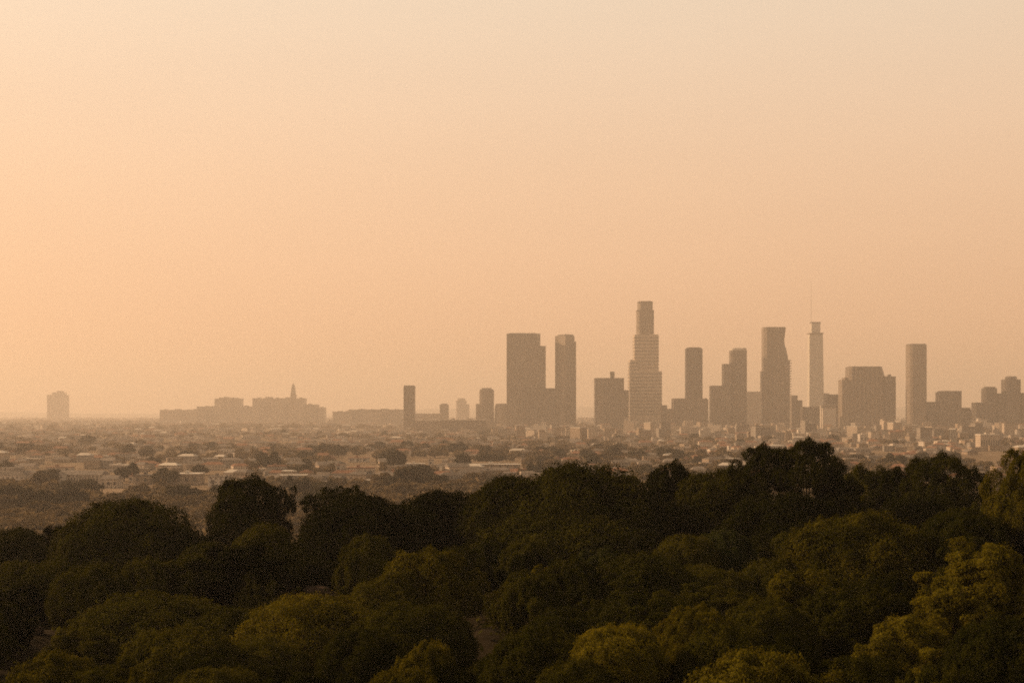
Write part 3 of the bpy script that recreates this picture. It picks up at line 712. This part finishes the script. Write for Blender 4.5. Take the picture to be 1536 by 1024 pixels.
while len(HI)<275 and tries<20000:
    tries+=1
    py=HY+22+random.random()**1.15*112; Y=CH*F/(py-HY); px=random.uniform(-10,1546)
    if not free(px,py): continue
    crest=790-px*.085 if px<1000 else 700
    if py>crest-8: continue
    if py>732: continue
    x=(px-CX)/F*Y
    if any((x-h['x'])**2+(Y-h['Y'])**2<22**2 for h in HI): continue
    k=random.randrange(12); wi=random.choices(range(4),[4,1,5,4])[0]; ri=random.choices(range(4),[3,4,4,1])[0]
    if HV[k][2]!='flat-roofed' and ri>1: ri=random.randrange(2)
    cn=('cream','white','tan','grey')[wi]
    HI.append(dict(x=x,Y=Y,px=px,py=py,k=k,w=wi,r=ri,noun=f"{cn} {HV[k][2]} house"))
cells(HI,['near','middle','far'],lambda i:0 if i['py']>698 else 1 if i['py']>662 else 2)
for h in HI:
    e=empty('house',(h['x'],h['Y'],0),random.choice([0,0,1.57,.3,-.25])+random.uniform(-.1,.1)); s=random.uniform(.9,1.35)*(1+.25*(h['Y']>2500)); e.scale=(s,s,s)
    tag(e,h['label'],'house','small houses spread over the plain')
    for me_,nm,mt in ((HV[h['k']][3],'wall',WM[h['w']]),(HV[h['k']][4],'roof',RM[h['r']])):
        o=link(nm,me_,e); o.material_slots[0].link='OBJECT'; o.material_slots[0].material=M[mt]

# low blocks at the foot of the skyline
BI=[]
for tr_ in range(6000):
    if len(BI)>=200: break
    px=random.uniform(735,1550) if random.random()<.72 else random.uniform(-10,735); Y=KF*(random.uniform(2300,3700) if px>735 else random.uniform(2600,5200))
    w=random.uniform(12,38); h=random.choice([8,10,13,17,22,30,38]) if px>735 else random.choice([7,8,10,12,15]); d=random.uniform(14,30)
    x=(px-CX)/F*Y
    if any(abs(x-q['x'])<(w+q['w'])*.55 and abs(Y-q['Y'])<60 for q in BI): continue
    wi=random.choices(range(4),[5,2,4,3])[0]; cn=('cream','white','tan','grey')[wi]
    _,pt=proj(x,Y,h)
    if not free(px,pt+3): continue
    BI.append(dict(x=x,Y=Y,px=px,py=pt,w=w,h=h,d=d,wi=wi,noun=f"{'tall ' if h>20 else 'low ' if h<10 else ''}{cn} block"))
cells(BI,['nearer','farther'],lambda i:0 if i['Y']<3750 else 1)
for q in BI:
    e=empty('low_block',(q['x'],q['Y'],0),random.choice([0,0,.35,-.35,.8])); tag(e,q['label'],'building','low blocks at the foot of the skyline')
    w,d,h=q['w']/2,q['d']/2,q['h']; a=MB(); a.box(-w,w,-d,d,-.5,h)
    if q['w']>28: a.box(-w*.9,-w*.3,-d*.8,d*.8,h,h+4)
    a.build('wall',M[WM[q['wi']]],e)
    b=MB(); b.box(-w-.4,w+.4,-d-.4,d+.4,h-.9,h+.5) if q['w']<=28 else (b.box(-w*.3+.1,w+.4,-d-.4,d+.4,h-.9,h+.5),b.box(-w-.4,-w*.3,-d*.85,d*.85,h+4.02,h+4.7))
    b.build('roof',M[random.choice(['roofwhite','roofgrey','rooftar'])],e)

# beyond 300 of a kind: one mass of far rooftops
bw=MB(); br=MB()
RT=MB()
for i in range(5600):
    Y=1200+12500*random.random()**1.6; px=random.uniform(-30,1570); x=(px-CX)/F*Y
    py=HY+CH*F/Y
    if Y<2200 and (not free(px,py) or random.random()<.6): continue
    w=random.uniform(6,13)*(1+.5*(Y>4000)); d=random.uniform(5,9); h=random.choice([3.5,4,6.5,7,9]); a=random.choice([0,0,.3,-.3,1.57])+random.uniform(-.1,.1)
    ca,sa=math.cos(a),math.sin(a)
    def R2(p): return (x+p[0]*ca-p[1]*sa, Y+p[0]*sa+p[1]*ca, p[2])
    if px>740 and 2900<Y<5200: h*=random.uniform(1,3.2)
    if Y>5200: h*=random.uniform(1,2.2)
    mi=random.choices(range(4),[4,1,5,4])[0]; ri=4+random.choices(range(4),[3,4,4,1])[0]
    RT.add([R2(p) for p in [(-w,-d,-.3),(w,-d,-.3),(w,d,-.3),(-w,d,-.3),(-w,-d,h),(w,-d,h),(w,d,h),(-w,d,h)]],[(0,1,5,4),(1,2,6,5),(2,3,7,6),(3,0,4,7)],mi)
    if i%2: RT.add([R2(p) for p in [(-w-.5,-d-.5,h+.02),(w+.5,-d-.5,h+.02),(w+.5,d+.5,h+.02),(-w-.5,d+.5,h+.02),(-w*.6,0,h+2.6),(w*.6,0,h+2.6)]],[(0,1,5,4),(1,2,5),(2,3,4,5),(3,0,4)],ri)
    else: RT.add([R2(p) for p in [(-w,-d,h+.02),(w,-d,h+.02),(w,d,h+.02),(-w,d,h+.02)]],[(0,1,2,3)],ri)
tag(RT.build('distant_rooftops',[M[k] for k in WM+RM]),'blurred mass of tiny far-off roofs stretching to the horizon','rooftops',kind='stuff')

# ------------------------------------------------------------------ trees on the plain
def small_crown(seed,n,size,W,H0,H1,nl):
    V,C,lr,zc=crown(seed,n,size,W=W,H0=H0,H1=H1,nl=nl,lr=(1.3,2.4)); return V,C,zc
PV=[]
for k,(W,H1) in enumerate([(6.5,10),(6,12),(8,10.5),(4.5,11)]):
    V,C,zc=small_crown(40+k,3800,.42,W,1.2,H1,30)
    PV.append((quads_mesh('crown',V,M['leaf_plain']),trunk_mesh('trunk',40+k,C,1.8,zc,.4,4),W,H1))
FT=[(248,727,40,26,'round dark tree standing alone left of the white roofed shed',0),
    (186,722,26,24,'upright dark tree, left of a pair beside the long pale hall',1),(199,720,18,26,'narrow dark tree, right of a pair beside the long pale hall',3),
    (74,728,44,24,'dark leaning tree at the left end of the long pale hall',2),(10,708,22,18,'small round tree at the left edge of the plain',0),
    (131,668,26,16,'rounded tree far out below the gap right of the lone hazy tower',0),(405,706,40,28,'broad hazy tree left of centre above the raised flat-headed tree',2),
    (455,716,32,20,'rounded hazy tree right of the raised flat-headed tree',0),(594,706,30,32,'tall dark tree beside the sunlit building with doorways',1),
    (575,700,20,20,'small tree against the left of the tall dark one',0),(693,702,24,22,'dark tree between the bright square house and the long white roof',0),
    (735,694,40,14,'low wide tree behind the long white roof',2),(230,700,22,16,'small dark tree above the round lone one',0),
    (300,712,26,16,'tree behind the white roofed shed',0),(350,698,30,14,'wide faint tree left of the broad hazy one',2),
    (20,765,60,38,'wide hazy tree mass low at the left edge, above the dark crest',2),(60,775,70,40,'hazy domed tree second from the left edge above the crest',0),
    (120,745,60,26,'faint wide tree below the long pale hall',2),(540,722,40,14,'low wide tree below the sunlit building with doorways',2),
    (640,730,50,22,'hazy tree left of the pale sloping road',0),(1000,690,30,20,'tree just above the ragged narrow tree on the crest',1)]
TI=[]
def plain_tree(x,Y,W2,h,label,v,name='plain_tree',grp='trees spread over the plain',mt=None):
    me_,tr_,W,H1=PV[v]; e=empty(name,(x,Y,Gs(x,Y) if Y<420 else 0),random.uniform(0,6.28)); s=W2/(2*W*.95); e.scale=(s,s,h/H1)
    c=link('crown',me_,e); link('trunk',tr_,e); tag(e,label,'tree',grp)
    if mt: c.material_slots[0].link='OBJECT'; c.material_slots[0].material=M[mt]
for px,bot,w,h,lab,v in FT:
    Y=CH*F/(bot-HY); plain_tree((px-CX)/F*Y,Y,w/F*Y,h/F*Y,lab,v,mt='leaf_towndark')
def dens(x,Y): return 1.2*math.sin(x*.0052+1.3)+1.2*math.sin(Y*.0043+x*.0026)+.5*math.sin(x*.017-Y*.009)
tries=0
while len(TI)<275 and tries<30000:
    tries+=1
    py=HY+20+random.random()*150; Y=CH*F/(py-HY); px=random.uniform(-20,1556)
    if any(a-8<px<b_+8 and c<py and py-13*F/Y<d-2 for a,b_,c,d in occ): continue
    crest=800-px*.085 if px<1000 else 705
    if py>crest+6: continue
    x=(px-CX)/F*Y
    if dens(x,Y)+random.gauss(0,.6)<-.1: continue
    if any((x-h['x'])**2+(Y-h['Y'])**2<12**2 for h in HI): continue
    if any((x-t_['x'])**2+(Y-t_['Y'])**2<11**2 for t_ in TI): continue
    h=random.uniform(8,15); w=h*random.uniform(1.,1.7); v=random.randrange(4)
    dk=random.random()<.45
    if dk: h*=1.25; w*=1.2
    TI.append(dict(x=x,Y=Y,px=px,py=py,h=h,w=w,v=v,noun=('low','slim','spreading','narrow')[v]+(' dark tree' if dk else ' hazy tree'),dk=dk))
cells(TI,['near','middle','far'],lambda i:0 if i['py']>705 else 1 if i['py']>668 else 2)
for q in TI: plain_tree(q['x'],q['Y'],q['w'],q['h'],q['label'],q['v'],mt='leaf_towndark' if q['dk'] else None)
# the rest of the urban wood as one mass
base=[small_crown(60+k,150,1.15,6.5,1.0,9.5,12)[0] for k in range(5)]
acc=[]
cnt=0
while cnt<15500:
    Y=(430+11500*random.random()**2.0) if cnt>1500 else random.uniform(420,1200); x=random.uniform(-.40,.40)*Y; px=CX+F*x/Y; py=HY+CH*F/Y
    cnt+=1
    s=random.uniform(.65,1.35)*(1+.3*(Y>4500)+(Y>4500)*(random.random()<.25)*.8); pt=py-9*s*F/Y
    if any(a-5<px<b_+5 and c-2<py and pt<d-2 for a,b_,c,d in occ): continue
    if dens(x,Y)+random.gauss(0,.5)<-.35 and Y>1150: continue
    V=base[random.randrange(5)]; a=random.uniform(0,6.28); ca,sa=math.cos(a)*s,math.sin(a)*s
    if Y>2500: V=V[::2]
    o=np.empty_like(V); o[...,0]=V[...,0]*ca-V[...,1]*sa+x; o[...,1]=V[...,0]*sa+V[...,1]*ca+Y; o[...,2]=V[...,2]*s*.85-.2+(Gs(x,Y) if Y<420 else 0)
    acc.append(o)
tag(link('distant_woodland',quads_mesh('distant_woodland',np.concatenate(acc),M['leaf_plain'])),'blurred mass of far-off treetops between the roofs','woodland',kind='stuff')

# ------------------------------------------------------------------ haze, sky, sun, camera

def hz_box():
    b=MB(); b.box(-20600,20600,-3600,25200,-3,560)
    m,n=nt('haze_air'); v=n.nodes.new('ShaderNodeVolumePrincipled'); v.inputs['Color'].default_value=(.99,.93,.87,1)
    v.inputs['Density'].default_value=1.15e-4; v.inputs['Anisotropy'].default_value=.35
    o=n.nodes.new('ShaderNodeOutputMaterial'); n.links.new(v.outputs[0],o.inputs['Volume'])
    tag(b.build('haze',m),'even golden haze lying over the whole plain','haze',kind='stuff')
hz_box()

AZ,EL=78,26
w=bpy.data.worlds.new('World'); sc.world=w; w.use_nodes=True; n=w.node_tree; n.nodes.clear()
sky=n.nodes.new('ShaderNodeTexSky'); sky.sky_type='NISHITA'; sky.sun_disc=False
sky.sun_elevation=R(EL); sky.sun_rotation=R(-AZ); sky.air_density=1.6; sky.dust_density=6; sky.ozone_density=1.
tc=n.nodes.new('ShaderNodeTexCoord'); sp=n.nodes.new('ShaderNodeSeparateXYZ'); n.links.new(tc.outputs['Generated'],sp.inputs[0])
smog=ramp(n,sp.outputs[2],[(0,(1.10,.60,.30)),(.06,(1.10,.635,.36)),(.16,(1.08,.71,.455)),(.29,(1.03,.82,.61)),(.45,(.50,.39,.26)),(1,(.17,.13,.08))])
side=ramp(n,math_n(n,'MULTIPLY_ADD',sp.outputs[0],-.8),[(0,(1,1,1)),(1,(1,1,1))])
# brighter towards the sun at the left
f=math_n(n,'ADD',math_n(n,'MULTIPLY',sp.outputs[0],-.155),1.0)
vm=n.nodes.new('ShaderNodeVectorMath'); vm.operation='SCALE'; n.links.new(smog,vm.inputs[0]); 
mp=n.nodes.new('ShaderNodeMapping'); mp.inputs['Scale'].default_value=(1.2,1.2,7); n.links.new(tc.outputs['Generated'],mp.inputs[0])
cn=n.nodes.new('ShaderNodeTexNoise'); cn.inputs['Scale'].default_value=2.2; cn.inputs['Detail'].default_value=5; n.links.new(mp.outputs[0],cn.inputs['Vector'])
f=math_n(n,'MULTIPLY',f,math_n(n,'ADD',math_n(n,'MULTIPLY',cn.outputs['Fac'],.09),.955)); n.links.new(f,vm.inputs['Scale'])
vs_=n.nodes.new('ShaderNodeVectorMath'); vs_.operation='SCALE'; vs_.inputs['Scale'].default_value=.08; n.links.new(sky.outputs[0],vs_.inputs[0])
warm=mixc(n,1.0,vs_.outputs[0],(1.,.72,.5),'MULTIPLY')
colr=mixc(n,.8,warm,vm.outputs[0])
bg=n.nodes.new('ShaderNodeBackground'); n.links.new(colr,bg.inputs[0]); bg.inputs[1].default_value=1.05
o=n.nodes.new('ShaderNodeOutputWorld'); n.links.new(bg.outputs[0],o.inputs[0])
w.cycles.sampling_method='MANUAL'; w.cycles.sample_map_resolution=512

sl=bpy.data.lights.new('sun','SUN'); sl.energy=5.0; sl.angle=R(.5); sl.color=(1,.64,.36)
so=bpy.data.objects.new('sun',sl); COL.objects.link(so)
from mathutils import Vector
d=Vector((-math.sin(R(AZ))*math.cos(R(EL)),math.cos(R(AZ))*math.cos(R(EL)),math.sin(R(EL))))
so.rotation_euler=d.to_track_quat('Z','Y').to_euler(); so.location=(0,0,600)

cam=bpy.data.cameras.new('camera'); cam.lens=50; cam.sensor_width=36; cam.shift_y=(HY-512)/1536; cam.clip_start=1; cam.clip_end=60000
co=bpy.data.objects.new('camera',cam); COL.objects.link(co); co.location=(0,0,CH); co.rotation_euler=(R(90),0,0); sc.camera=co
sc.view_settings.view_transform='Standard'; sc.view_settings.look='None'; sc.view_settings.exposure=0; sc.view_settings.gamma=1
sc.cycles.volume_bounces=1; sc.cycles.max_bounces=5; sc.cycles.diffuse_bounces=2; sc.cycles.glossy_bounces=1; sc.cycles.transmission_bounces=3
sc.cycles.use_adaptive_sampling=False; sc.cycles.sampling_pattern='BLUE_NOISE'; sc.cycles.sample_clamp_indirect=2; sc.cycles.filter_width=1.8; sc.cycles.use_denoising=False   # the fine grain of the photograph
